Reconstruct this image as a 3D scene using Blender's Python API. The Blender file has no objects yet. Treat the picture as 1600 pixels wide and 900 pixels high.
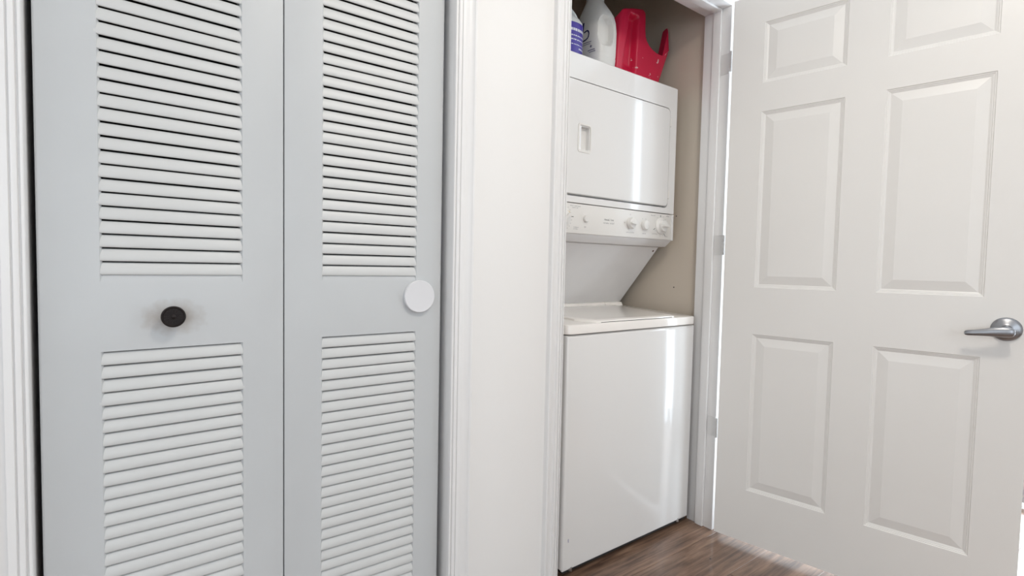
import bpy, bmesh, math, random
from mathutils import Vector, Matrix
from mathutils.bvhtree import BVHTree
random.seed(7)
S = bpy.context.scene
C = S.collection
PI = math.pi

# ---------------------------------------------------------------- camera
CAM_H = 1.03
yaw, pitch, roll, FPX = 0.6317524, -0.0453725, 0.0205972, 789.98
sa, ca, sb, cb = math.sin(yaw), math.cos(yaw), math.sin(pitch), math.cos(pitch)
fw = Vector((sa * cb, ca * cb, sb)); rt = Vector((ca, -sa, 0)); up = rt.cross(fw)
rt2 = rt * math.cos(roll) + up * math.sin(roll)
up2 = -rt * math.sin(roll) + up * math.cos(roll)
cam_d = bpy.data.cameras.new('camera'); cam = bpy.data.objects.new('camera', cam_d); C.objects.link(cam)
cam_d.sensor_width = 36; cam_d.lens = FPX / 1600 * 36; cam_d.clip_start = .02
M = Matrix((rt2, up2, -fw)).transposed().to_4x4(); M.translation = Vector((0, 0, CAM_H))
cam.matrix_world = M
S.camera = cam

# ---------------------------------------------------------------- light, world, exposure
w = bpy.data.worlds.new('world'); S.world = w; w.use_nodes = True
w.node_tree.nodes['Background'].inputs[0].default_value = (.80, .88, 1, 1)
w.node_tree.nodes['Background'].inputs[1].default_value = .8
S.view_settings.view_transform = 'Standard'; S.view_settings.look = 'None'
S.view_settings.exposure = 0; S.view_settings.gamma = 1; S.view_settings.use_curve_mapping = False

def area(name, loc, target, size, size_y, energy, col, shape='RECTANGLE'):
    l = bpy.data.lights.new(name, 'AREA'); l.shape = shape; l.size = size
    if shape == 'RECTANGLE': l.size_y = size_y
    l.energy = energy; l.color = col
    o = bpy.data.objects.new(name, l); C.objects.link(o); o.location = loc
    o.rotation_euler = (Vector(target) - Vector(loc)).to_track_quat('-Z', 'Y').to_euler()
    return o
area('ceiling_lamp', (.78, -.04, 2.40), (.78, -.04, 0), .34, 0, 14.3, (1, .92, .81), 'DISK')
area('back_fill_light', (-.6, -2.5, 1.45), (-.3, 1, 1.2), 2.2, 1.5, 26, (.84, .93, 1))  # added fill light from behind the camera, its window is unseen
area('patio_window_light', (3.085, .10, 1.16), (0, .10, 1.16), 1.58, 2.295, 82, (.78, .90, 1))
area('side_fill_light', (-2.15, -.6, 1.5), (1, -.2, 1.2), 1.6, 1.3, 6, (.90, .96, 1))  # added fill for faces turned left, from an unseen window
sl = bpy.data.lights.new('sun', 'SUN'); sl.energy = 7; sl.angle = math.radians(3.5); sl.color = (.84, .93, 1)
so = bpy.data.objects.new('sun', sl); C.objects.link(so); so.location = (6, .6, 3)
so.rotation_euler = Vector((-1, .06, -.10)).to_track_quat('-Z', 'Y').to_euler()

# ---------------------------------------------------------------- materials
def mat(name, col, rough=.5, metal=0, coat=0, spec=.5, noise=None, bump=None):
    m = bpy.data.materials.new(name); m.use_nodes = True
    nt = m.node_tree; b = nt.nodes['Principled BSDF']
    b.inputs['Base Color'].default_value = (*col, 1); b.inputs['Roughness'].default_value = rough
    b.inputs['Metallic'].default_value = metal; b.inputs['Coat Weight'].default_value = coat
    b.inputs['Coat Roughness'].default_value = .05; b.inputs['Specular IOR Level'].default_value = spec
    tc = nt.nodes.new('ShaderNodeTexCoord')
    if noise:
        sc, amt = noise
        n = nt.nodes.new('ShaderNodeTexNoise'); n.inputs['Scale'].default_value = sc; n.inputs['Detail'].default_value = 4
        r = nt.nodes.new('ShaderNodeMapRange'); r.inputs[1].default_value = .3; r.inputs[2].default_value = .7
        r.inputs[3].default_value = 1 - amt; r.inputs[4].default_value = 1
        x = nt.nodes.new('ShaderNodeMix'); x.data_type = 'RGBA'; x.blend_type = 'MULTIPLY'; x.inputs[0].default_value = 1
        x.inputs[6].default_value = (*col, 1)
        nt.links.new(tc.outputs['Object'], n.inputs['Vector']); nt.links.new(n.outputs[0], r.inputs[0])
        nt.links.new(r.outputs[0], x.inputs[7]); nt.links.new(x.outputs[2], b.inputs['Base Color'])
    if bump:
        sc, st, dist = bump
        n2 = nt.nodes.new('ShaderNodeTexNoise'); n2.inputs['Scale'].default_value = sc; n2.inputs['Detail'].default_value = 3
        bp = nt.nodes.new('ShaderNodeBump'); bp.inputs['Strength'].default_value = st; bp.inputs['Distance'].default_value = dist
        nt.links.new(tc.outputs['Object'], n2.inputs['Vector']); nt.links.new(n2.outputs[0], bp.inputs['Height'])
        nt.links.new(bp.outputs[0], b.inputs['Normal'])
    return m

WALL = mat('wall_paint', (.86, .84, .82), .55, noise=(1.5, .02), bump=(140, .05, .0006))
CEIL = mat('ceiling_paint', (.82, .81, .79), .8)
TRIM = mat('trim_gloss_paint', (.82, .805, .795), .36)
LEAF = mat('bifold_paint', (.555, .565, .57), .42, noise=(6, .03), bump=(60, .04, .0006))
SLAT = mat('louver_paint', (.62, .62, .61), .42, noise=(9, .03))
DOOR = mat('door_paint', (.79, .765, .735), .38, noise=(4, .02), bump=(90, .05, .0005))
ENAMEL = mat('white_enamel', (.83, .815, .80), .16, coat=.3)
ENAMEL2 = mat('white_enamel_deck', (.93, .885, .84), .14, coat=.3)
UNDER = mat('textured_grey_white_plastic', (.80, .785, .78), .4, noise=(12, .04))
KNOBW = mat('white_plastic', (.80, .775, .74), .3)
BEIGE = mat('yellowed_plastic', (.72, .60, .40), .35)
PRINT = mat('grey_print', (.19, .18, .18), .6)
PRINTL = mat('pale_grey_print', (.40, .39, .39), .6)
DARK = mat('dark_gap', (.02, .02, .02), .7)
CLOSET = mat('taupe_closet_paint', (.62, .54, .45), .6, noise=(2, .06), bump=(120, .05, .0006))
BRONZE = mat('dark_bronze', (.013, .008, .007), .42, metal=.3, spec=.35)
NICKEL = mat('satin_nickel', (.33, .335, .355), .34, metal=1)
HINGE = mat('painted_hinge_steel', (.72, .71, .70), .4)
STEEL = mat('bright_steel', (.6, .6, .6), .3, metal=1)
WHITEKNOB = mat('white_knob_plastic', (.72, .715, .73), .4)
JUG = mat('milky_plastic', (.74, .73, .70), .35)
JUG2 = mat('white_bottle_plastic', (.66, .69, .70), .35)
BLUE = mat('violet_blue_label', (.055, .035, .33), .3)
LABELW = mat('label_white_print', (.70, .72, .82), .4)
INK = mat('dark_blue_ink', (.02, .022, .10), .5)
RIM = mat('pale_cut_rim', (.85, .55, .56), .5)
VOID = mat('closet_shade_dark', (.06, .06, .06), .8)  # near-black colour stands in for the unlit closet behind the louvers
GLASS_FRAME = mat('window_frame_white', (.8, .8, .8), .4)

def leaf_stain():
    # hand-grime ring around the bronze knob, fixed to the paint of the left leaf
    m = LEAF.copy(); m.name = 'bifold_paint_with_grime'; nt = m.node_tree; b = nt.nodes['Principled BSDF']
    tc = nt.nodes.new('ShaderNodeTexCoord'); mp = nt.nodes.new('ShaderNodeMapping')
    mp.inputs['Location'].default_value = (-.187, 0, -.921); mp.inputs['Scale'].default_value = (1, 0, 1)
    mp.vector_type = 'POINT'
    sc = nt.nodes.new('ShaderNodeVectorMath'); sc.operation = 'MULTIPLY'; sc.inputs[1].default_value = (21, 0, 32)
    ln = nt.nodes.new('ShaderNodeVectorMath'); ln.operation = 'LENGTH'
    nz = nt.nodes.new('ShaderNodeTexNoise'); nz.inputs['Scale'].default_value = 70; nz.inputs['Detail'].default_value = 5
    ad = nt.nodes.new('ShaderNodeMath'); ad.operation = 'MULTIPLY_ADD'; ad.inputs[1].default_value = .9
    r = nt.nodes.new('ShaderNodeMapRange'); r.inputs[1].default_value = .75; r.inputs[2].default_value = 1.6
    r.inputs[3].default_value = .75; r.inputs[4].default_value = 0
    x = nt.nodes.new('ShaderNodeMix'); x.data_type = 'RGBA'; x.inputs[7].default_value = (.34, .29, .25, 1)
    old = b.inputs['Base Color'].links[0].from_socket
    L = nt.links.new
    L(tc.outputs['Object'], mp.inputs[0]); L(mp.outputs[0], sc.inputs[0]); L(sc.outputs[0], ln.inputs[0])
    L(tc.outputs['Object'], nz.inputs['Vector']); L(nz.outputs[0], ad.inputs[0]); L(ln.outputs['Value'], ad.inputs[2])
    L(ad.outputs[0], r.inputs[0]); L(r.outputs[0], x.inputs[0]); L(old, x.inputs[6]); L(x.outputs[2], b.inputs['Base Color'])
    return m
LEAFS = leaf_stain()

def wood():
    m = mat('grey_brown_vinyl_plank', (.2, .15, .12), .38, coat=.2); nt = m.node_tree; b = nt.nodes['Principled BSDF']; L = nt.links.new
    tc = nt.nodes.new('ShaderNodeTexCoord'); oi = nt.nodes.new('ShaderNodeObjectInfo')
    off = nt.nodes.new('ShaderNodeVectorMath'); off.operation = 'MULTIPLY_ADD'; off.inputs[1].default_value = (13, 7, 3)
    L(oi.outputs['Random'], off.inputs[0]); L(tc.outputs['Object'], off.inputs[2])
    mp = nt.nodes.new('ShaderNodeMapping'); mp.inputs['Scale'].default_value = (2.2, 34, 1); L(off.outputs[0], mp.inputs[0])
    n1 = nt.nodes.new('ShaderNodeTexNoise'); n1.inputs['Scale'].default_value = 1.6; n1.inputs['Detail'].default_value = 8
    n1.inputs['Roughness'].default_value = .65; n1.inputs['Distortion'].default_value = .6; L(mp.outputs[0], n1.inputs['Vector'])
    mp2 = nt.nodes.new('ShaderNodeMapping'); mp2.inputs['Scale'].default_value = (3, 9, 1); L(off.outputs[0], mp2.inputs[0])
    n2 = nt.nodes.new('ShaderNodeTexNoise'); n2.inputs['Scale'].default_value = 1.3; n2.inputs['Detail'].default_value = 4; L(mp2.outputs[0], n2.inputs['Vector'])
    mx = nt.nodes.new('ShaderNodeMath'); mx.operation = 'MULTIPLY_ADD'; mx.inputs[1].default_value = .6
    sc = nt.nodes.new('ShaderNodeMath'); sc.operation = 'MULTIPLY'; sc.inputs[1].default_value = .4
    L(n2.outputs[0], sc.inputs[0]); L(n1.outputs[0], mx.inputs[0]); L(sc.outputs[0], mx.inputs[2])
    cr = nt.nodes.new('ShaderNodeValToRGB'); e = cr.color_ramp.elements
    e[0].position = .38; e[0].color = (.060, .034, .023, 1); e[1].position = .64; e[1].color = (.33, .212, .145, 1)
    k = e.new(.5); k.color = (.185, .109, .072, 1)
    L(mx.outputs[0], cr.inputs[0])
    hv = nt.nodes.new('ShaderNodeHueSaturation'); r = nt.nodes.new('ShaderNodeMapRange'); r.inputs[3].default_value = .85; r.inputs[4].default_value = 1.12
    L(oi.outputs['Random'], r.inputs[0]); L(r.outputs[0], hv.inputs['Value']); L(cr.outputs[0], hv.inputs['Color']); L(hv.outputs[0], b.inputs['Base Color'])
    bp = nt.nodes.new('ShaderNodeBump'); bp.inputs['Strength'].default_value = .12; bp.inputs['Distance'].default_value = .001
    L(n1.outputs[0], bp.inputs['Height']); L(bp.outputs[0], b.inputs['Normal'])
    return m
WOOD = wood()

def scuffed_red():
    m = mat('scuffed_red_plastic', (.58, .012, .055), .34); nt = m.node_tree; b = nt.nodes['Principled BSDF']; L = nt.links.new
    tc = nt.nodes.new('ShaderNodeTexCoord')
    n = nt.nodes.new('ShaderNodeTexNoise'); n.inputs['Scale'].default_value = 30; n.inputs['Detail'].default_value = 3; n.inputs['Roughness'].default_value = .6
    L(tc.outputs['Object'], n.inputs['Vector'])
    sp = nt.nodes.new('ShaderNodeSeparateXYZ'); L(tc.outputs['Object'], sp.inputs[0])
    zr = nt.nodes.new('ShaderNodeMapRange'); zr.inputs[1].default_value = .16; zr.inputs[2].default_value = .02; zr.inputs[3].default_value = -.12; zr.inputs[4].default_value = .05
    L(sp.outputs['Z'], zr.inputs[0])
    ad = nt.nodes.new('ShaderNodeMath'); ad.operation = 'ADD'; L(n.outputs[0], ad.inputs[0]); L(zr.outputs[0], ad.inputs[1])
    r = nt.nodes.new('ShaderNodeMapRange'); r.inputs[1].default_value = .625; r.inputs[2].default_value = .65; L(ad.outputs[0], r.inputs[0])
    x = nt.nodes.new('ShaderNodeMix'); x.data_type = 'RGBA'; x.inputs[6].default_value = (.58, .012, .055, 1); x.inputs[7].default_value = (.70, .45, .46, 1)
    L(r.outputs[0], x.inputs[0]); L(x.outputs[2], b.inputs['Base Color'])
    return m
RED = scuffed_red()

# ---------------------------------------------------------------- helpers
def finish(name, bm, m, parent=None, angle=35, recalc=True):
    if recalc: bmesh.ops.recalc_face_normals(bm, faces=bm.faces)
    me = bpy.data.meshes.new(name); bm.to_mesh(me); bm.free()
    for x in (m if isinstance(m, (list, tuple)) else [m]): me.materials.append(x)
    for p in me.polygons: p.use_smooth = True
    me.set_sharp_from_angle(angle=math.radians(angle))
    o = bpy.data.objects.new(name, me); C.objects.link(o)
    if parent: o.parent = parent
    return o
def copy_of(o, parent):
    c = o.copy(); C.objects.link(c); c.parent = parent; return c
def tag(o, label=None, cat=None, group=None, kind=None):
    for k, v in (('label', label), ('category', cat), ('group', group), ('kind', kind)):
        if v: o[k] = v
    return o
def empty(name, loc, rz=0):
    o = bpy.data.objects.new(name, None); C.objects.link(o); o.location = loc; o.rotation_euler = (0, 0, rz)
    o.empty_display_size = .1; return o
def box(bm, x0, x1, y0, y1, z0, z1, bev=0, seg=2, sel=None):
    v = [bm.verts.new(p) for p in ((x0,y0,z0),(x1,y0,z0),(x1,y1,z0),(x0,y1,z0),(x0,y0,z1),(x1,y0,z1),(x1,y1,z1),(x0,y1,z1))]
    fs = [bm.faces.new([v[i] for i in q]) for q in ((0,3,2,1),(4,5,6,7),(0,1,5,4),(1,2,6,5),(2,3,7,6),(3,0,4,7))]
    if bev:
        es = list({e for f in fs for e in f.edges})
        if sel: es = [e for e in es if sel((e.verts[0].co + e.verts[1].co) / 2, e)]
        bmesh.ops.bevel(bm, geom=es, offset=bev, segments=seg, affect='EDGES', profile=.5)
    return v
def boxo(name, m, x0, x1, y0, y1, z0, z1, parent=None, bev=0, seg=2, sel=None):
    bm = bmesh.new(); box(bm, x0, x1, y0, y1, z0, z1, bev, seg, sel); return finish(name, bm, m, parent)
def prism(bm, poly, axis, d0, d1, mi=0):
    # poly: 2D outline; axis 'x': (y,z), 'y': (x,z), 'z': (x,y)
    def P(p, d):
        return {'x': (d, p[0], p[1]), 'y': (p[0], d, p[1]), 'z': (p[0], p[1], d)}[axis]
    a = [bm.verts.new(P(p, d0)) for p in poly]; b = [bm.verts.new(P(p, d1)) for p in poly]
    n = len(poly)
    for i in range(n): bm.faces.new((a[i], a[(i+1) % n], b[(i+1) % n], b[i])).material_index = mi
    bm.faces.new(a[::-1]).material_index = mi; bm.faces.new(b).material_index = mi
def prismo(name, m, poly, axis, d0, d1, parent=None):
    bm = bmesh.new(); prism(bm, poly, axis, d0, d1); return finish(name, bm, m, parent)
def rr(x0, x1, z0, z1, r, n=5):
    pts = []
    for cx, cz, a0 in ((x1-r, z1-r, 0), (x0+r, z1-r, PI/2), (x0+r, z0+r, PI), (x1-r, z0+r, 1.5*PI)):
        for i in range(n + 1):
            a = a0 + PI/2 * i / n; pts.append((cx + r*math.cos(a), cz + r*math.sin(a)))
    return pts
def rings(bm, rs, cap0=True, cap1=True, mi=0):
    # list of closed loops of 3D points, same count
    vs = [[bm.verts.new(p) for p in r] for r in rs]
    n = len(rs[0])
    for a, b in zip(vs, vs[1:]):
        for i in range(n): bm.faces.new((a[i], a[(i+1) % n], b[(i+1) % n], b[i])).material_index = mi
    if cap0: bm.faces.new(vs[0][::-1]).material_index = mi
    if cap1: bm.faces.new(vs[-1]).material_index = mi
    return vs
def lathe(bm, prof, c, axis, n=32):
    # prof: (radius, height along axis), axis 'y-' means towards the camera
    rs = []
    for r, h in prof:
        ring = []
        for i in range(n):
            a = 2*PI*i/n; p, q = max(r, 1e-5)*math.cos(a), max(r, 1e-5)*math.sin(a)
            ring.append({'y-': (c[0]+p, c[1]-h, c[2]+q), 'z': (c[0]+p, c[1]+q, c[2]+h)}[axis])
        rs.append(ring)
    rings(bm, rs)
def scribble(bm, x, y, z, width, height, words, rnd, slope=0):
    # illegible lettering: uneven little strokes grouped into words, standing .2 mm proud of a face at y
    total = sum(words) + len(words) - 1; cw = width / total; k = 0
    for wd in words:
        for i in range(wd):
            h = height * rnd.choice((.6, .65, .7, 1)); zz = z + slope * (k * cw)
            x0 = x + k*cw; box(bm, x0, x0 + cw*rnd.uniform(.25, .5), y-.0002, y, zz, zz + h)
            if rnd.random() < .8:
                q = zz + h * rnd.choice((0, .45, .8)); box(bm, x0, x0 + cw*.78, y-.0002, y, q, q + height*.16)
            k += 1
        k += 1

# ---------------------------------------------------------------- room shell
WY, WB = 1.10, 1.214          # front and back face of the wall with the two openings
BL, BR = -.147, .616          # bifold opening
LL, LR = .984, 1.806          # laundry opening
HEAD = 2.026
X0, X1, Y0, CEILZ = -2.2, 3.1, -2.6, 2.44
floor = boxo('floor', DARK, X0-.1, X1+.1, Y0-.1, 2.0, -.06, -.008); tag(floor, kind='structure')
bm = bmesh.new(); box(bm, 0, 1.218, 0, .1795, -.008, 0, .0007, 1, lambda c, e: c.z > -.001)
proto = finish('plank', bm, WOOD, floor)
row = 0; y = 1.08 - .18*21; first = True
while y < 1.96:
    x = X0 - .1 - (row * .437) % 1.22
    while x < X1:
        o = proto if first else copy_of(proto, floor); first = False
        o.location = (x, y, 0); x += 1.22
    y += .18; row += 1
tag(boxo('ceiling', CEIL, X0-.1, X1+.1, Y0-.1, 2.0, CEILZ, CEILZ+.06), kind='structure')
bm = bmesh.new()
for a, b_, z0 in ((X0, BL-.019, 0), (BL-.019, BR+.019, HEAD+.022), (BR+.019, LL-.019, 0), (LL-.019, LR+.022, HEAD+.022), (LR+.022, X1, 0)):
    box(bm, a, b_, WY, WB-.002, z0, CEILZ)
tag(finish('wall_front', bm, WALL), kind='structure')
bm = bmesh.new()
for p in ((Y0, -1.45, 0, CEILZ), (.25, 2.0, 0, CEILZ), (-1.45, .25, 0, .8), (-1.45, .25, 2.2, CEILZ)): box(bm, X0-.1, X0, *p)
tag(finish('wall_left', bm, WALL), kind='structure')
bm = bmesh.new()
for p in ((-1.45, -1.40, .8, 2.2), (.20, .25, .8, 2.2), (-1.40, .20, .8, .85), (-1.40, .20, 2.15, 2.2), (-.62, -.58, .85, 2.15)): box(bm, X0-.08, X0-.03, *p)
tag(finish('window_3', bm, GLASS_FRAME), kind='structure')  # unseen window frame, added around the side fill light
bm = bmesh.new()
for p in ((Y0, -.75, 0, CEILZ), (.95, 2.0, 0, CEILZ), (-.75, .95, 2.36, CEILZ)): box(bm, X1, X1+.1, *p)
tag(finish('wall_right', bm, WALL), kind='structure')
bm = bmesh.new()
for p in ((-.75, -.69, 0, 2.36), (.89, .95, 0, 2.36), (-.69, .89, 0, .012), (-.69, .89, 2.31, 2.36)): box(bm, X1+.03, X1+.08, *p)
tag(finish('window_2', bm, GLASS_FRAME), kind='structure')
# back wall behind the camera, with an unseen window opening added for fill
bm = bmesh.new()
wins = [(-1.7, .5, .7, 2.2)]
box(bm, X0, -1.7, Y0-.1, Y0, 0, CEILZ); box(bm, .5, X1, Y0-.1, Y0, 0, CEILZ)
for a, b_, z0, z1 in wins:
    box(bm, a, b_, Y0-.1, Y0, 0, z0); box(bm, a, b_, Y0-.1, Y0, z1, CEILZ)
tag(finish('wall_back', bm, WALL), kind='structure')
for i, (a, b_, z0, z1) in enumerate(wins):
    bm = bmesh.new()
    for p in ((a, a+.05, z0, z1), (b_-.05, b_, z0, z1), (a+.05, b_-.05, z0, z0+.05), (a+.05, b_-.05, z1-.05, z1), ((a+b_)/2-.02, (a+b_)/2+.02, z0+.05, z1-.05)):
        box(bm, p[0], p[1], Y0-.08, Y0-.03, p[2], p[3])
    tag(finish('window_%d' % (i+1), bm, GLASS_FRAME), kind='structure')  # frame of the unseen window added for the back fill light
# closet interiors
tag(boxo('wall_laundry_right', CLOSET, 1.832, 1.93, WB, 2.0, 0, CEILZ), kind='structure')
tag(boxo('wall_laundry_back', CLOSET, .85, 1.832, 1.925, 2.0, 0, CEILZ), kind='structure')
tag(boxo('wall_laundry_left', CLOSET, .85, .94, WB, 1.925, 0, CEILZ), kind='structure')
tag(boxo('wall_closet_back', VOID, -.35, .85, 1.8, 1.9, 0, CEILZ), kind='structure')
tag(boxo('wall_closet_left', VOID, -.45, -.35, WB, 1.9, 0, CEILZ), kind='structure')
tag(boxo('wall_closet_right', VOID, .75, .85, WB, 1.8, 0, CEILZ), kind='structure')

# jambs
def jamb_set(name, xl, xr, stop):
    bm = bmesh.new()
    box(bm, xl-.019, xl, WY-.001, WB, 0, HEAD, .0015, 2); box(bm, xr, xr+.019, WY-.001, WB, 0, HEAD, .0015, 2)
    box(bm, xl-.019, xr+.019, WY-.001, WB, HEAD, HEAD+.02, .0015, 2)
    if stop:
        box(bm, xr-.009, xr, 1.137, 1.171, 0, HEAD, .0022, 3); box(bm, xl, xl+.009, 1.137, 1.171, 0, HEAD, .0022, 3)
        box(bm, xl+.009, xr-.009, 1.137, 1.171, HEAD-.009, HEAD, .0022, 3)
    return tag(finish(name, bm, TRIM), kind='structure')
jamb_set('trim_1', LL, LR, True); jamb_set('trim_2', BL, BR, False)
# colonial casing: (distance from inner edge, thickness)
CAS = [(0,0),(0,.0080),(.0012,.0102),(.0042,.0105),(.0052,.0070),(.0072,.0070),(.0085,.0112),(.0115,.0128),(.0150,.0125),(.0158,.0095),
       (.0174,.0098),(.0185,.0128),(.0255,.0142),(.0280,.0142),(.0288,.0108),(.0315,.0104),(.036,.0098),(.043,.0112),(.0485,.0142),(.0505,.0172),(.055,.0174),(.0570,.0150),(.0570,0)]
def casing(name, xi, sgn, top):
    poly = [(xi + sgn*d, WY - t) for d, t in CAS]
    if sgn < 0: poly = poly[::-1]
    return tag(prismo(name, TRIM, poly, 'z', 0, top), kind='structure')
def head_casing(name, xa, xb, zi):
    return tag(prismo(name, TRIM, [(WY - t, zi + d) for d, t in CAS], 'x', xa, xb), kind='structure')
casing('trim_3', BR, 1, HEAD+.005); casing('trim_4', BL, -1, HEAD+.005); head_casing('trim_5', BL-.057, BR+.057, HEAD+.005)
casing('trim_6', LL+.0035, -1, HEAD+.005)
# flat casing on the hinge side of the laundry opening, set back behind the door edge
tag(boxo('trim_7', TRIM, LR+.030, LR+.088, WY-.012, WY, 0, HEAD+.005, None, .003, 2), kind='structure')
head_casing('trim_8', LL-.0535, LR+.088, HEAD+.008)
# baseboards out of the opening runs
tag(boxo('baseboard_front', TRIM, BR+.058, LL-.054, WY-.012, WY, 0, .083, None, .003, 2), kind='structure')
tag(boxo('baseboard_right', TRIM, X1-.012, X1, Y0, -.75, 0, .083, None, .003, 2), kind='structure')

# ---------------------------------------------------------------- door_1: louvered bifold
PITCH = .0238
UP0, UP1, LO0, LO1 = .985, 1.8865, .1516, .8655
bif = empty('door_1', (-.163, 1.11, 0))
tag(bif, 'white louvered bifold closet door with two hinged leaves', 'door', kind='structure')
bm = bmesh.new()
SL = .2195
poly = [(.0018, .0000), (.0010, .0005), (.0006, .0016), (.0003, .0042), (.0006, .0085), (.0018, .0140), (.0036, .0188), (.0048, .0208), (.0060, .0216), (.0088, .0219), (.0092, .0212), (.0060, .0100), (.0044, .0012), (.0034, .0002)]
prism(bm, poly, 'x', -.003, SL + .003)
slat_mesh = finish('louver_slat', bm, SLAT, None, 50)
def leaf(x, y, ang, u0, u1, ua, m, round_right, round_left):
    ub = ua + SL; D = .030
    root = bpy.data.objects.new('door_leaf', None)
    cols = []      # (u, v) front profile
    def corner(u, R, side):
        n = 5
        return [(u - side*(R - R*math.sin(PI/2*i/n)) if side > 0 else u + R - R*math.sin(PI/2*i/n), R - R*math.cos(PI/2*i/n)) for i in range(n+1)]
    lft = [(u0 + R_ - R_*math.cos(a), R_ - R_*math.sin(a)) for R_ in [round_left] for a in [PI/2*i/5 for i in range(6)]]
    rgt = [(u1 - R_ + R_*math.sin(a), R_ - R_*math.cos(a)) for R_ in [round_right] for a in [PI/2*i/5 for i in range(6)]]
    front = lft + [(ua, 0), (ub, 0)] + rgt
    zs = [.012, LO0, LO1, UP0, UP1, 2.018]
    bm = bmesh.new(); g = {}
    def V(u, v, z):
        k = (round(u, 5), round(v, 5), round(z, 5))
        if k not in g: g[k] = bm.verts.new((u, v, z))
        return g[k]
    hole = lambda i, j: front[i] == (ua, 0) and j in (1, 3)
    for i in range(len(front)-1):
        for j in range(5):
            if hole(i, j): continue
            (a, va), (b, vb) = front[i], front[i+1]
            bm.faces.new((V(a, va, zs[j]), V(b, vb, zs[j]), V(b, vb, zs[j+1]), V(a, va, zs[j+1])))
    back = [(u0, D), (ua, D), (ub, D), (u1, D)]
    for i in range(3):
        for j in range(5):
            if i == 1 and j in (1, 3): continue
            (a, va), (b, vb) = back[i], back[i+1]
            bm.faces.new((V(b, vb, zs[j]), V(a, va, zs[j]), V(a, va, zs[j+1]), V(b, vb, zs[j+1])))
    for (ue, ve, ud) in ((lft[0][0], lft[0][1], u0), (rgt[-1][0], rgt[-1][1], u1)):
        for j in range(5): bm.faces.new((V(ue, ve, zs[j]), V(ue, ve, zs[j+1]), V(ud, D, zs[j+1]), V(ud, D, zs[j])))
    for z, s in ((zs[0], 1), (zs[-1], -1)):
        loop = [V(u, v, z) for u, v in front] + [V(u, v, z) for u, v in back[::-1]]
        bm.faces.new(loop)
    for z0, z1, low in ((LO0, LO1, .010), (UP0, UP1, .015)):
        c = .0035
        o = [(ua, 0, z0), (ub, 0, z0), (ub, 0, z1), (ua, 0, z1)]
        k = [(ua+c, .0045, z0+low), (ub-c, .0045, z0+low), (ub-c, .0045, z1-.0008), (ua+c, .0045, z1-.0008)]
        e = [(ua+c, D, z0+low+.002), (ub-c, D, z0+low+.002), (ub-c, D, z1-.0008), (ua+c, D, z1-.0008)]
        q = [(ua, D, z0), (ub, D, z0), (ub, D, z1), (ua, D, z1)]
        for A, Bq in ((o, k), (k, e), (e, q)):
            for i in range(4): bm.faces.new([V(*A[i]), V(*A[(i+1) % 4]), V(*Bq[(i+1) % 4]), V(*Bq[i])])
    o = finish('door_leaf', bm, m, bif, 50)
    o.location = (x - bif.location.x, y - bif.location.y, 0); o.rotation_euler = (0, 0, ang)
    return o
def slats(lf, ua, first):
    zz = [LO1 - PITCH*k for k in range(1, 30)] + [.9987 + PITCH*k for k in range(0, 37)]
    rnd = random.Random(3)
    for n, z in enumerate(zz):
        s = slat_mesh if (first and n == 0) else slat_mesh.copy()
        if s is not slat_mesh: C.objects.link(s)
        s.parent = lf; s.location = (ua, rnd.uniform(-.0004, .0004), z); s.rotation_euler = (math.radians(rnd.uniform(-1.6, 1.6)), 0, 0)
A1, A2 = math.radians(1.9), math.radians(-1.3)
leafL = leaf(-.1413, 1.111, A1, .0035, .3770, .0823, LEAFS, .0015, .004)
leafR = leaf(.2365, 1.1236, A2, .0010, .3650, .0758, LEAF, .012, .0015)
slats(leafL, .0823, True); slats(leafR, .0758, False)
# bronze rosette knob (local leaf coordinates, -y towards the room)
bm = bmesh.new(); R = .0192
lathe(bm, [(.006, 0), (.0062, .012), (.010, .016), (R*.93, .0185), (R, .0205), (R, .0225), (R*.96, .0240), (R*.88, .0245), (R*.84, .0238), (R*.80, .0232), (.004, .0232), (.0038, .0250), (.002, .0262), (0, .0265)], (.1853, 0, .924), 'y-', 40)
for i in range(16):
    a = 2*PI*i/16
    ring = []
    for t in range(8):
        b_ = 2*PI*t/8; rad, tan = .0102 + .0043*math.cos(b_), (.0006 + .00017*(1+math.cos(b_))*5)*math.sin(b_)
        ring.append((.1853 + rad*math.cos(a) - tan*math.sin(a), .924 + rad*math.sin(a) + tan*math.cos(a)))
    rings(bm, [[(p[0], -.0230, p[1]) for p in ring], [(p[0], -.0243, p[1]) for p in ring]], cap0=False)
tag(finish('knob', bm, BRONZE, leafL, 30), 'dark bronze knob with a rosette face')
bm = bmesh.new(); R = .0388
lathe(bm, [(R*.97, 0), (R, .001), (R, .0072), (R*.985, .0086), (R*.96, .0092), (R*.9, .0090), (0, .0090)], (.3015, 0, .950), 'y-', 56)
tag(finish('knob', bm, WHITEKNOB, leafR, 30), 'flat round white knob')

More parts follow.
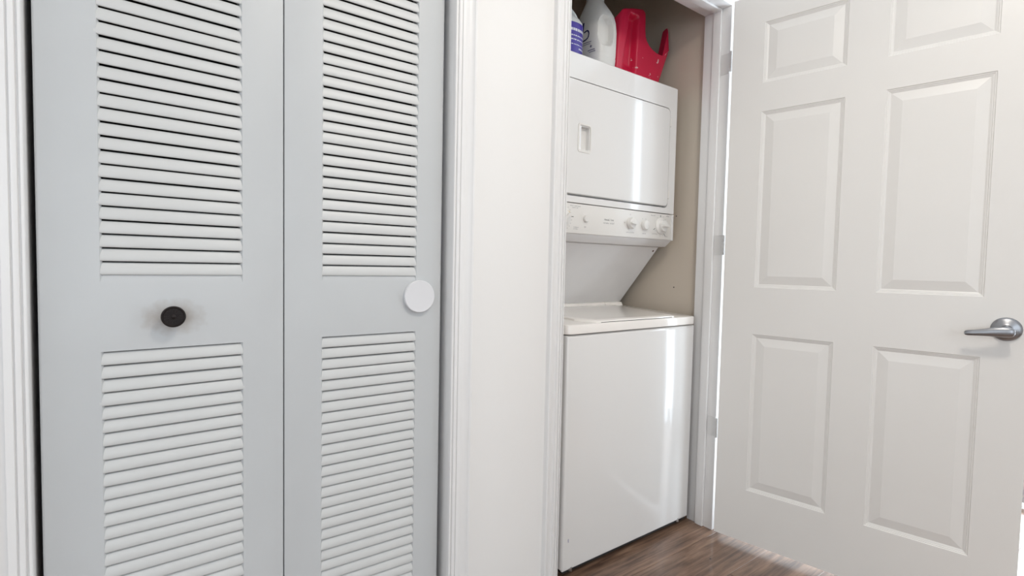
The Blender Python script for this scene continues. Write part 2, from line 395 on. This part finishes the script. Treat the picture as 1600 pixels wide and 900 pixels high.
# ---------------------------------------------------------------- door_2: six panel door, open
DA = -1.3651736
DW, DT, Z0, Z1 = .826, .035, .0165, 2.020
d2 = empty('door_2', (1.7609, 1.0629, .0103), DA); d2.scale = (.99, .99, .99)
tag(d2, 'white six-panel interior door standing open beside the laundry closet', 'door', kind='structure')
cu = [(.1105, .364), (.4725, .7235)]; cz = [(.2125, .7955), (.9670, 1.5985), (1.7000, 1.9135)]
STK = [(0, 0), (.0022, .0022), (.0042, .0024), (.0062, .0042), (.0082, .0046), (.0125, .0068), (.0135, .0068)]
def slab(dmy=0):
    bm = bmesh.new()
    us = sorted([0, DW] + [v for p in cu for v in p]); zs = sorted([Z0, Z1] + [v for p in cz for v in p])
    def face_side(y, s):
        for i in range(len(us)-1):
            for j in range(len(zs)-1):
                if (us[i], us[i+1]) in cu and (zs[j], zs[j+1]) in cz:
                    loops = [[(us[i]+a, y+s*t, zs[j]+a), (us[i+1]-a, y+s*t, zs[j]+a), (us[i+1]-a, y+s*t, zs[j+1]-a), (us[i]+a, y+s*t, zs[j+1]-a)] for a, t in STK]
                    rings(bm, loops, cap0=False)
                else:
                    bm.faces.new([bm.verts.new(p) for p in ((us[i], y, zs[j]), (us[i+1], y, zs[j]), (us[i+1], y, zs[j+1]), (us[i], y, zs[j+1]))])
    # local: x along the door from the hinge; the side the camera sees is local -y
    face_side(0, 1); face_side(DT, -1)
    for i in range(len(us)-1):
        for z in (Z0, Z1): bm.faces.new([bm.verts.new(p) for p in ((us[i], 0, z), (us[i+1], 0, z), (us[i+1], DT, z), (us[i], DT, z))])
    for j in range(len(zs)-1):
        for u in (0, DW): bm.faces.new([bm.verts.new(p) for p in ((u, 0, zs[j]), (u, 0, zs[j+1]), (u, DT, zs[j+1]), (u, DT, zs[j]))])
    bmesh.ops.remove_doubles(bm, verts=bm.verts, dist=1e-5)
    return finish('door_slab', bm, DOOR, d2, 12)
slab()
for (a, b_) in cu:
    for (z0, z1) in cz:
        bm = bmesh.new(); e = .0132
        lp = [(a+e, b_-e, z0+e, z1-e, .0075), (a+e, b_-e, z0+e, z1-e, .0066), (a+.0395, b_-.0395, z0+.0395, z1-.0395, .0010), (a+.0415, b_-.0415, z0+.0415, z1-.0415, .0006)]
        rings(bm, [[(p[0], p[4], p[2]), (p[1], p[4], p[2]), (p[1], p[4], p[3]), (p[0], p[4], p[3])] for p in lp])
        finish('raised_panel', bm, DOOR, d2, 8)
# lever handle
bm = bmesh.new()
lathe(bm, [(.0325, 0), (.0330, .002), (.0320, .005), (.0265, .0085), (.0170, .0110), (.0125, .0135), (.0115, .022), (.0105, .040), (0, .041)], (.773, 0, .880), 'y-', 40)
rose = finish('lever_rose', bm, NICKEL, d2, 40)
bm = bmesh.new(); loops = []
for t, u, z, hh, th, off in ((0, .789, .8790, .0040, .0030, .044), (0, .786, .8790, .0085, .0058, .0445), (0, .778, .8790, .0108, .0075, .045), (0, .764, .8785, .0110, .0075, .046),
                             (0, .746, .8770, .0098, .0065, .0465), (0, .728, .8742, .0078, .0055, .0465), (0, .708, .8712, .0064, .0048, .0455), (0, .693, .8696, .0058, .0045, .044), (0, .688, .8692, .0045, .0036, .0436), (0, .686, .8692, .0020, .0018, .0434)):
    loops.append([(u, -off + th*math.cos(2*PI*i/20), z - .0035 + 1.3*hh*math.sin(2*PI*i/20)) for i in range(20)])
rings(bm, loops)
tag(finish('lever_handle', bm, NICKEL, d2, 45), 'satin nickel lever handle')
# hinges: leaf on the jamb, knuckles in the gap
for zc in (1.812, 1.123, .414):
    bm = bmesh.new()
    u_ = Vector((math.cos(DA), math.sin(DA)))
    inv = Matrix.Diagonal((1/.99, 1/.99, 1/.99, 1)) @ Matrix.Rotation(-DA, 4, 'Z') @ Matrix.Translation((-1.7609, -1.0629, -.0103))
    box(bm, LR-.0022, LR-.0004, 1.1015, 1.1335, zc-.038, zc+.038)
    for v in bm.verts: v.co = inv @ v.co
    for k in range(5):
        z0 = zc - .038 + k*.0153
        ring = lambda z: [(.006 + .0045*math.cos(2*PI*i/12), -.0 + .0290 + .0045*math.sin(2*PI*i/12), z) for i in range(12)]
        pts0 = [Vector((1.7965 + .0055*math.cos(2*PI*i/12), 1.0905 + .0055*math.sin(2*PI*i/12), z0)) for i in range(12)]
        rings(bm, [[inv @ p for p in pts0], [inv @ (p + Vector((0, 0, .0146))) for p in pts0]])
    finish('hinge', bm, HINGE, d2, 30)

# ---------------------------------------------------------------- stacked washer dryer
XL, XR = 1.095, 1.783
wd = empty('stacked_washer_dryer', (1.439, 1.192, 0))
tag(wd, 'white stacked washer and dryer in the laundry closet', 'washer dryer')
P = (-1.439, -1.192, 0)
def under(o): o.parent = wd; o.matrix_parent_inverse = Matrix.Translation(P); return o
vert_edge = lambda c, e: abs(e.verts[0].co.z - e.verts[1].co.z) > .05 and c.y < 1.3
cab = under(boxo('washer_cabinet', ENAMEL, XL, XR, 1.192, 1.88, .034, .806, None, .011, 4, lambda c, e: vert_edge(c, e) or (c.y < 1.2 and c.z > .8)))
bm = bmesh.new()
box(bm, XL+.012, XR-.012, 1.199, 1.86, .016, .036)
under(finish('base_channel', bm, DARK))
under(boxo('bottom_lip', ENAMEL, XL+.004, XR-.004, 1.1935, 1.205, .026, .0345, None, .003, 2))
for x in (XL+.035, XR-.075):
    bm = bmesh.new(); box(bm, x, x+.008, 1.1915, 1.199, .021, .031, .001, 1); box(bm, x+.007, x+.012, 1.1905, 1.197, .017, .034, .001, 1)
    under(finish('retaining_clip', bm, [STEEL]))
for x in (XL+.06, XR-.06):
    for y_ in (1.235, 1.82):
        bm = bmesh.new(); lathe(bm, [(.018, 0), (.018, .006), (.008, .008), (.008, .020)], (x, y_, 0), 'z', 16)
        under(finish('levelling_foot', bm, DARK))
# deck, slightly rising to the back
def rise(yv): return .841 + (yv - 1.19) * .040
bm = bmesh.new()
pl = [p for p in rr(XL-.003, XR+.003, 1.1885, 1.90, .024, 6)]
zb = [(.0, .8105), (.0, .8115), (0, None), (.003, None)]
loops = []
for ins, zz in ((.0015, .8100), (0, .8115), (0, 'a'), (.0012, 'b'), (.004, 'c')):
    lp = []
    for x, yv in pl:
        cx, cy = 1.439, 1.55
        sx = x - ins*(1 if x > cx else -1); sy = yv - ins*(1 if yv > cy else -1)
        z = zz if not isinstance(zz, str) else rise(sy) - {'a': .004, 'b': .0012, 'c': 0}[zz]
        lp.append((sx, sy, z))
    loops.append(lp)
rings(bm, loops)
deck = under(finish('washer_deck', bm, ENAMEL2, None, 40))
bm = bmesh.new()
out = [(1.232, 1.1985), (1.655, 1.1985), (1.690, 1.235), (1.700, 1.545), (1.178, 1.545), (1.190, 1.262)]
loops = []
for ins, dz in ((0, -.001), (0, .0015), (.002, .0055), (.006, .0075), (.03, .0085)):
    loops.append([(x + ins*(1 if x < 1.43 else -1), yv + ins*(1 if yv < 1.37 else -1), rise(yv) + dz) for x, yv in out])
rings(bm, loops)
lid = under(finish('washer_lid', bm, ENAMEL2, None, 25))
# dark strip drawing the shade line under the lid's front lip
under(boxo('lid_shade_strip', DARK, 1.255, 1.640, 1.1972, 1.200, .8412, .8428))
bm = bmesh.new()
for a, b_ in ((XL+.002, 1.655), (1.6575, 1.766)):
    prism(bm, [(1.556, rise(1.556)+.001), (1.564, .8715), (1.60, .875), (1.60, rise(1.6)+.001)], 'x', a, b_)
under(finish('hinge_cover', bm, ENAMEL2))
# sloping support panel carrying the dryer
bm = bmesh.new()
prism(bm, [(1.586, .870), (1.378, 1.1175), (1.90, 1.1175), (1.90, .870)], 'x', XL+.006, XR-.007)
sp = under(finish('sloping_panel', bm, UNDER))
nsl = Vector((0, -.766, -.643)); RUST = mat('rusty_screw', (.16, .08, .06), .5, metal=.4)
for x, t in ((XR-.025, .06), (XL+.05, .06)):
    p = Vector((x, 1.378 + .208*t, 1.1175 - .2475*t))
    e1 = Vector((1, 0, 0)); e2 = nsl.cross(e1)
    bm = bmesh.new(); rings(bm, [[p + e1*r_*math.cos(2*PI*i/12) + e2*r_*math.sin(2*PI*i/12) + nsl*h for i in range(12)] for r_, h in ((.0045, 0), (.0045, .0015), (.003, .0025))], cap0=False)
    sc = finish('screw', bm, RUST); sc.parent = sp
# dryer cabinet with recessed door opening in its face
DZ0, DZ1, YF = 1.253, 1.765, 1.310
ox0, ox1, oz0, oz1 = 1.1405, 1.7380, 1.2755, 1.6775
bm = bmesh.new()
N = 6
o_out = rr(XL, XR, DZ0, DZ1, .004, N); o_f = rr(XL+.0025, XR-.0025, DZ0+.0005, DZ1-.0025, .004, N)
o_in = rr(ox0, ox1, oz0, oz1, .020, N)
F = lambda pts, yv: [(p[0], yv, p[1]) for p in pts]
rings(bm, [F(o_out, 1.90), F(o_out, YF+.0025), F(o_f, YF), F(o_in, YF), F(o_in, YF+.025)], cap1=True)
dc = under(finish('dryer_cabinet', bm, ENAMEL, None, 20))
# dryer door with pocket pull
DYF = YF - .0035
dd = rr(ox0+.0035, ox1-.0035, oz0+.0065, oz1-.0032, .0175, N); dd2 = rr(ox0+.0060, ox1-.0060, oz0+.009, oz1-.0060, .0155, N)
pk = rr(1.2315, 1.2875, 1.434, 1.5245, .010, N); pk2 = rr(1.2455, 1.2835, 1.440, 1.5195, .004, N)
bm = bmesh.new()
rings(bm, [F(dd, YF+.018), F(dd, DYF+.003), F(dd2, DYF), F(pk, DYF), F(pk2, DYF+.004), F(pk2, DYF+.020)])
door = under(finish('dryer_door', bm, ENAMEL, None, 20))
bm = bmesh.new()
b1 = rr(1.2255, 1.2915, 1.4285, 1.5300, .012, N); b2 = rr(1.2265, 1.2905, 1.4295, 1.529, .0112, N); b3 = rr(1.2330, 1.2865, 1.4355, 1.5235, .008, N); b4 = rr(1.2450, 1.2840, 1.4395, 1.5200, .004, N)
rings(bm, [F(b1, DYF+.001), F(b2, DYF-.0016), F(b3, DYF-.0012), F(b4, DYF+.008), F(b4, DYF+.019)], cap0=False)
h = finish('handle_pocket', bm, KNOBW, None, 30); h.parent = door
for z in (1.620, 1.330):
    bm = bmesh.new(); box(bm, ox1-.005, ox1+.004, DYF-.0012, DYF+.004, z-.016, z+.016, .0008, 1)
    h = finish('door_hinge', bm, KNOBW); h.parent = door
# control panel
CY = 1.312
bm = bmesh.new(); box(bm, XL, XR-.012, CY, 1.60, 1.146, 1.2505, .002, 2); 
cp = under(finish('control_panel', bm, KNOBW))
under(boxo('end_cap', ENAMEL, XR-.0115, XR+.001, CY-.0012, 1.60, 1.1445, 1.2515, None, .0018, 2))
prism_pts = [(CY+.003, 1.1458), (1.3435, 1.1195), (1.400, 1.1180), (1.400, 1.1458)]
bm = bmesh.new(); prism(bm, prism_pts, 'x', XL+.002, XR-.004)
bmesh.ops.bevel(bm, geom=[e for e in bm.edges], offset=.0015, segments=2, affect='EDGES', profile=.5)
under(finish('console_underside', bm, UNDER))
def dial(x, z, R, r, depth, ang, grip, m=KNOBW):
    bm = bmesh.new()
    lathe(bm, [(R, 0), (R, .003), (R*.96, .005), (r*1.12, .0075), (r, .010), (r*.93, depth*.62), (r*.86, depth*.66), (0, depth*.68)], (x, CY, z), 'y-', 36)
    if grip:
        n0 = len(bm.verts)
        prism(bm, [(-r*.92, CY-.006), (-r*.80, CY-depth), (r*.80, CY-depth), (r*.92, CY-.006)], 'z', -r*.17, r*.17)
        bm.verts.ensure_lookup_table()
        for v in bm.verts[n0:]:
            a, b_ = v.co.x, v.co.z
            v.co = Vector((x + a*math.cos(ang) - b_*math.sin(ang), v.co.y, z + a*math.sin(ang) + b_*math.cos(ang)))
    o = finish('knob', bm, m, None, 35); o.parent = cp; return o
dial(1.168, 1.199, .037, .0235, .030, math.radians(35), True)
bm = bmesh.new()
prism(bm, [(1.185, 1.192), (1.199, 1.206), (1.192, 1.219), (1.178, 1.222)], 'y', CY-.012, CY-.010)
o = tag(finish('dial_pointer', bm, BEIGE), 'yellowed dial pointer'); o.parent = cp
dial(1.703, 1.2005, .034, .0235, .031, 0, True)
dial(1.517, 1.200, .0215, .0200, .026, 0, True)
dial(1.600, 1.1985, .0195, .0185, .022, 0, False)
bm = bmesh.new(); lathe(bm, [(.0125, 0), (.0125, .006), (.0105, .0085), (0, .009)], (1.279, CY, 1.2005), 'y-', 24)
o = finish('push_button', bm, KNOBW); o.parent = cp
rnd = random.Random(5)
bm = bmesh.new()
scribble(bm, 1.376, CY, 1.2015, .052, .0075, (6, 4), rnd); 
o = tag(finish('printed_lettering', bm, PRINT), kind='stuff'); o.parent = cp
bm = bmesh.new()
scribble(bm, 1.371, CY, 1.1895, .058, .0065, (7, 5), rnd)
scribble(bm, 1.205, CY, 1.240, .050, .004, (4, 8), rnd); scribble(bm, 1.214, CY, 1.234, .030, .004, (6,), rnd)
scribble(bm, 1.222, CY, 1.166, .026, .004, (6,), rnd); scribble(bm, 1.222, CY, 1.160, .022, .004, (4,), rnd)
scribble(bm, 1.274, CY, 1.168, .009, .005, (3,), rnd)
scribble(bm, 1.496, CY, 1.163, .046, .004, (10,), rnd); scribble(bm, 1.590, CY, 1.163, .024, .004, (6,), rnd)
scribble(bm, 1.650, CY, 1.165, .030, .004, (6,), rnd); scribble(bm, 1.640, CY, 1.238, .026, .004, (6,), rnd); scribble(bm, 1.738, CY, 1.240, .018, .005, (4,), rnd)
scribble(bm, 1.735, CY, 1.158, .014, .004, (3,), rnd)
scribble(bm, 1.516, CY, 1.231, .004, .004, (1,), rnd); scribble(bm, 1.484, CY, 1.199, .006, .003, (2,), rnd)
for cx, cz, rad, nn, a0, a1 in ((1.703, 1.2005, .040, 11, -2.6, 2.2), (1.168, 1.199, .044, 9, -1.0, 1.2), (1.600, 1.1985, .026, 3, .5, 2.0)):
    for i in range(nn):
        a = a0 + (a1-a0)*i/(nn-1); x, z = cx + rad*math.cos(a), cz + rad*math.sin(a)
        if x < XR-.014: box(bm, x-.0012, x+.0012, CY-.0002, CY, z-.0012, z+.0012)
o = tag(finish('printed_lettering', bm, PRINTL), kind='stuff'); o.parent = cp
for x, z, l, an in ((1.662, 1.1865, .012, .5), (1.728, 1.1655, .013, -.9), (1.216, 1.2035, .010, 0), (1.701, 1.240, .008, PI/2)):
    bm = bmesh.new(); box(bm, -l/2, l/2, CY-.0003, CY, -.0009, .0009)
    for v in bm.verts:
        a, b_ = v.co.x, v.co.z; v.co = Vector((x + a*math.cos(an) - b_*math.sin(an), v.co.y, z + a*math.sin(an) + b_*math.cos(an)))
    o = finish('dial_mark', bm, DARK); o.parent = cp

def mark(name, m, parent, c, e1, e2, w_, h_, seed):
    r_ = random.Random(seed); bm = bmesh.new(); c, e1, e2 = Vector(c), Vector(e1).normalized(), Vector(e2).normalized()
    bm.faces.new([bm.verts.new(c + e1*w_*math.cos(2*PI*i/10)*r_.uniform(.5, 1) + e2*h_*math.sin(2*PI*i/10)*r_.uniform(.5, 1)) for i in range(10)])
    o = finish(name, bm, m); o.parent = parent; return o
SCUFF = mat('red_brown_scuff', (.42, .27, .26), .6); SCUFF2 = mat('violet_scuff', (.42, .40, .50), .6); HOLE = mat('dark_speck', (.06, .045, .04), .7)
tv = Vector((0, .208, -.2475)).normalized()
for k, (x, t, w_, h_) in enumerate(((1.150, .195, .006, .005), (1.185, .190, .007, .0025), (1.213, .193, .004, .003), (1.195, .150, .003, .003))):
    mark('scuff', SCUFF, sp, Vector((x, 1.378 + .208*t/.3233, 1.1175 - .2475*t/.3233)) + nsl*.0004, (1, 0, 0), tv, w_, h_, k)
mark('scuff', SCUFF2, cab, (1.123, 1.1917, .127), (1, 0, 0), (0, 0, 1), .0035, .011, 8)
for k, (yv, z) in enumerate(((1.333, .949), (1.333, 1.251))):
    mark('nail_hole', HOLE, bpy.data.objects['wall_laundry_right'], (1.8316, yv, z), (0, 1, 0), (0, 0, 1), .004, .004, 20+k)
mark('wood_knot', HOLE, floor, (1.623, .988, .0003), (1, 0, 0), (0, 1, 0), .006, .004, 31)

# ---------------------------------------------------------------- things standing on the dryer
TOPZ = DZ1
def se(cx, cy, a, b_, n, k, z):
    out = []
    for i in range(k):
        t = 2*PI*i/k; c, s = math.cos(t), math.sin(t)
        out.append((cx + a*math.copysign(abs(c)**(2/n), c), cy + b_*math.copysign(abs(s)**(2/n), s), z))
    return out
# white jug: narrow face with the grip recess towards the room, lettered face to the left
JX, JY = 1.417, 1.423
jug = empty('plastic_jug', (JX, JY, TOPZ))
tag(jug, 'large milky white jug with dark blue lettering, beside the red cut jug', 'jug')
prof = [(0, 0, .046, .062), (.006, 0, .054, .069), (.03, 0, .0575, .073), (.050, 0, .0590, .0745), (.055, 0, .0580, .0735), (.061, 0, .0592, .0745), (.11, 0, .0605, .0755), (.15, 0, .0605, .0755), (.185, -.001, .0575, .073), (.21, -.003, .053, .067),
        (.228, -.006, .048, .059), (.243, -.008, .043, .050), (.256, -.010, .0385, .042), (.264, -.010, .036, .037), (.268, -.010, .034, .034), (.290, -.010, .034, .034), (.294, -.010, .0375, .0375), (.325, -.010, .0375, .0375)]
fine = []
for (z0, c0, a0, b0), (z1, c1, a1, b1) in zip(prof, prof[1:]):
    n = max(1, int((z1-z0)/.004))
    for i in range(n):
        t = i/n; fine.append((z0+(z1-z0)*t, c0+(c1-c0)*t, a0+(a1-a0)*t, b0+(b1-b0)*t))
fine.append(prof[-1])
bm = bmesh.new(); K = 128
def sm(t): t = max(0, min(1, t)); return t*t*(3-2*t)
loops = []
for z, c, a, b_ in fine:
    lp = []
    for x, yv, zz in se(c, 0, a, b_, 3.0 if z < .2 else 3.0 - min(1, (z-.2)/.06), K, z):
        if yv < 0:
            e = abs((x + .017)/.030)**3 + abs((z - .142)/.052)**3
            yv += .020 * sm((1.25 - e) / .55)
        lp.append((x, yv, zz))
    loops.append(lp)
rings(bm, loops)
bmesh.ops.recalc_face_normals(bm, faces=bm.faces)
bvh = BVHTree.FromBMesh(bm)
finish('body', bm, JUG, jug, 60)
def decal(bm, pts, wd):
    # a stroke laid on the left face of the jug; pts in world (y, z)
    def hit(yv, z):
        h_ = bvh.ray_cast(Vector((-.2, yv, z)), Vector((1, 0, 0)))[0]
        return (h_ if h_ else Vector((-.06, yv, z))) + Vector((-.0006, 0, 0))
    for (ya, za), (yb, zb) in zip(pts, pts[1:]):
        dy, dz = yb-ya, zb-za; l = math.hypot(dy, dz); ny, nz = -dz/l*wd/2, dy/l*wd/2; n = 4
        for i in range(n):
            bm.faces.new([bm.verts.new(hit(ya+dy*t+ny*q, za+dz*t+nz*q)) for t, q in ((i/n, 1), ((i+1)/n, 1), ((i+1)/n, -1), (i/n, -1))])
K_ = .965
def JL(pts): return [(yv*K_ - JY, CAM_H + (z-CAM_H)*K_ - TOPZ) for yv, z in pts]
bm = bmesh.new()
decal(bm, JL([(1.483, 1.983), (1.486, 1.950), (1.491, 1.912)]), .009)
decal(bm, JL([(1.477, 1.943), (1.463, 1.946), (1.456, 1.944), (1.451, 1.935), (1.452, 1.925), (1.456, 1.917), (1.466, 1.913), (1.480, 1.911), (1.491, 1.912)]), .0055)
finish('lettering', bm, INK, jug)
bm = bmesh.new()
for pts, wd in (([(1.492, 1.902), (1.439, 1.899)], .0028), ([(1.490, 1.895), (1.444, 1.892)], .0022), ([(1.444, 1.882), (1.437, 1.879)], .008),
                ([(1.456, 1.866), (1.424, 1.867)], .0035), ([(1.450, 1.859), (1.422, 1.860)], .0030)):
    decal(bm, JL(pts), wd)
finish('small_print', bm, mat('grey_violet_ink', (.16, .15, .22), .5), jug)

# white bottle with violet-blue label
bot = empty('detergent_bottle', (1.243, 1.395, TOPZ))
tag(bot, 'white bottle with violet-blue label and loop handle, leftmost on the dryer', 'bottle')
bm = bmesh.new()
loops = [se(c, 0, a, b_, 2.3, 48, z) for z, c, a, b_ in ((0, 0, .052, .046), (.005, 0, .0565, .050), (.120, 0, .0565, .050), (.132, 0, .055, .048), (.142, -.003, .049, .043), (.150, -.008, .041, .036), (.158, -.015, .030, .028), (.166, -.021, .021, .021), (.185, -.024, .017, .017), (.20, -.024, .017, .017))]
rings(bm, loops)
finish('body', bm, JUG2, bot, 50)
bm = bmesh.new()
path = [(.052, 0, .122), (.050, 0, .138), (.043, 0, .155), (.031, 0, .171), (.014, 0, .182), (-.006, 0, .187), (-.022, 0, .188)]
loops = []
for i, p in enumerate(path):
    q0, q1 = Vector(path[max(0, i-1)]), Vector(path[min(len(path)-1, i+1)]); t_ = (q1-q0).normalized(); n_ = t_.cross(Vector((0, 1, 0)))
    loops.append([Vector(p) + n_*.0075*math.cos(2*PI*k/14) + Vector((0, 1, 0))*.012*math.sin(2*PI*k/14) for k in range(14)])
rings(bm, loops)
finish('loop_handle', bm, JUG2, bot, 60)
bm = bmesh.new(); lathe(bm, [(.020, .196), (.020, .224), (.018, .226), (0, .226)], (-.024, 0, 0), 'z', 28)
finish('screw_cap', bm, BLUE, bot)
bm = bmesh.new(); rings(bm, [se(0, 0, .0572, .0507, 2.3, 48, .012), se(0, 0, .0572, .0507, 2.3, 48, .122)], False, False)
lab = finish('label', bm, BLUE, bot, 60)
bm = bmesh.new(); rnd = random.Random(9)
def on_label(t): 
    c, s = math.cos(t), math.sin(t); return (.0577*math.copysign(abs(c)**(2/2.3), c), .0512*math.copysign(abs(s)**(2/2.3), s))
for z0, h_, t0, t1, gap in ((.092, .009, -2.2, -.75, .25), (.074, .004, -2.2, -.5, .4), (.060, .004, -2.0, -.7, .4), (.044, .003, -2.1, -.4, .5), (.030, .006, -1.4, -.5, .3)):
    t = t0
    while t < t1:
        dt = rnd.uniform(.05, .11); (xa, ya), (xb, yb) = on_label(t), on_label(t + dt)
        bm.faces.new([bm.verts.new(p) for p in ((xa, ya, z0), (xb, yb, z0), (xb, yb, z0+h_), (xa, ya, z0+h_))]); t += dt*(1+gap)
o = finish('label_print', bm, LABELW, lab)

# red plastic jug cut open
redj = empty('cut_plastic_jug', (1.62, 1.41, TOPZ))
tag(redj, 'scuffed red plastic jug cut open with a curved edge, rightmost on the dryer', 'cut jug')
YF_, YB_ = 1.375, 1.452
cols = []   # (xb, yb, xt, yt, ztop)
cols += [(1.490, YB_, 1.500, YB_, 1.842), (1.484, YB_-.012, 1.492, YB_-.012, 1.88), (1.482, 1.425, 1.492, 1.425, 1.935), (1.482, 1.405, 1.496, 1.405, 2.000)]
for xb, xt, zt in ((1.484, 1.499, 2.012), (1.492, 1.509, 2.027), (1.503, 1.522, 2.034), (1.520, 1.545, 2.040), (1.533, 1.560, 2.045), (1.546, 1.575, 2.049), (1.560, 1.590, 2.053), (1.574, 1.604, 2.056), (1.588, 1.618, 2.059), (1.598, 1.629, 2.060), (1.604, 1.637, 2.057), (1.608, 1.643, 2.050),
                   (1.614, 1.6445, 2.020), (1.620, 1.645, 1.985), (1.627, 1.648, 1.962), (1.636, 1.656, 1.946), (1.650, 1.672, 1.931), (1.666, 1.694, 1.920), (1.684, 1.718, 1.914), (1.700, 1.742, 1.912), (1.714, 1.762, 1.914), (1.722, 1.779, 1.921), (1.7245, 1.785, 1.930), (1.7265, 1.800, 1.944)):
    ed = min(xb - 1.482, 1.735 - xb); yy = YF_ + .010 * max(0, 1 - ed/.020)**2
    cols.append((xb, yy, xt, yy, zt))
cols += [(1.727, 1.384, 1.8025, 1.384, 2.034), (1.731, 1.391, 1.806, 1.390, 2.043), (1.733, 1.400, 1.806, 1.400, 2.043), (1.734, 1.411, 1.8055, 1.411, 2.036), (1.735, 1.414, 1.788, 1.4135, 1.925), (1.733, 1.440, 1.752, 1.438, 1.860), (1.725, YB_, 1.738, YB_, 1.845)]
cols += [(x, YB_, x, YB_, 1.842) for x in (1.69, 1.65, 1.61, 1.57, 1.53)]
dense = []
for c0, c1 in zip(cols, cols[1:] + cols[:1]):
    n = 4 if (c0[1] < YF_+.006 and c1[1] < YF_+.006 and c1[0] > c0[0]) else 1
    dense += [tuple(p + (q-p)*k/n for p, q in zip(c0, c1)) for k in range(n)]
cols = dense
bm = bmesh.new(); NR = 64; gridv = []
for xb, yb, xt, yt, zt in cols:
    col = []
    for k in range(NR+1):
        t = k/NR; z = TOPZ + (zt-TOPZ)*t; f = (z-TOPZ)/(zt-TOPZ)
        x, yv = xb + (xt-xb)*f, yb + (yt-yb)*f
        if yv < YF_ + .02:      # grip groove pressed into the front wall
            cx = 1.552 + (1.578-1.552)*(z-TOPZ)/.26; hw = .040 - .014*(z-TOPZ)/.26
            e = abs(x-cx)/hw; top = sm((2.030 - z)/.012) * sm((z - 1.790)/.05)
            yv += .030 * sm((1.1 - e)/.45) * top
        col.append(bm.verts.new((x-1.62, yv-1.41, z-TOPZ)))
    gridv.append(col)
n = len(gridv)
for i in range(n):
    a, b_ = gridv[i], gridv[(i+1) % n]
    for k in range(NR): bm.faces.new((a[k], b_[k], b_[k+1], a[k+1]))
bm.faces.new([c[0] for c in gridv[::-1]])
o = finish('cut_body', bm, [RED, RIM], redj, 60)
sd = o.modifiers.new('shell', 'SOLIDIFY'); sd.thickness = .0030; sd.offset = -1; sd.material_offset_rim = 1
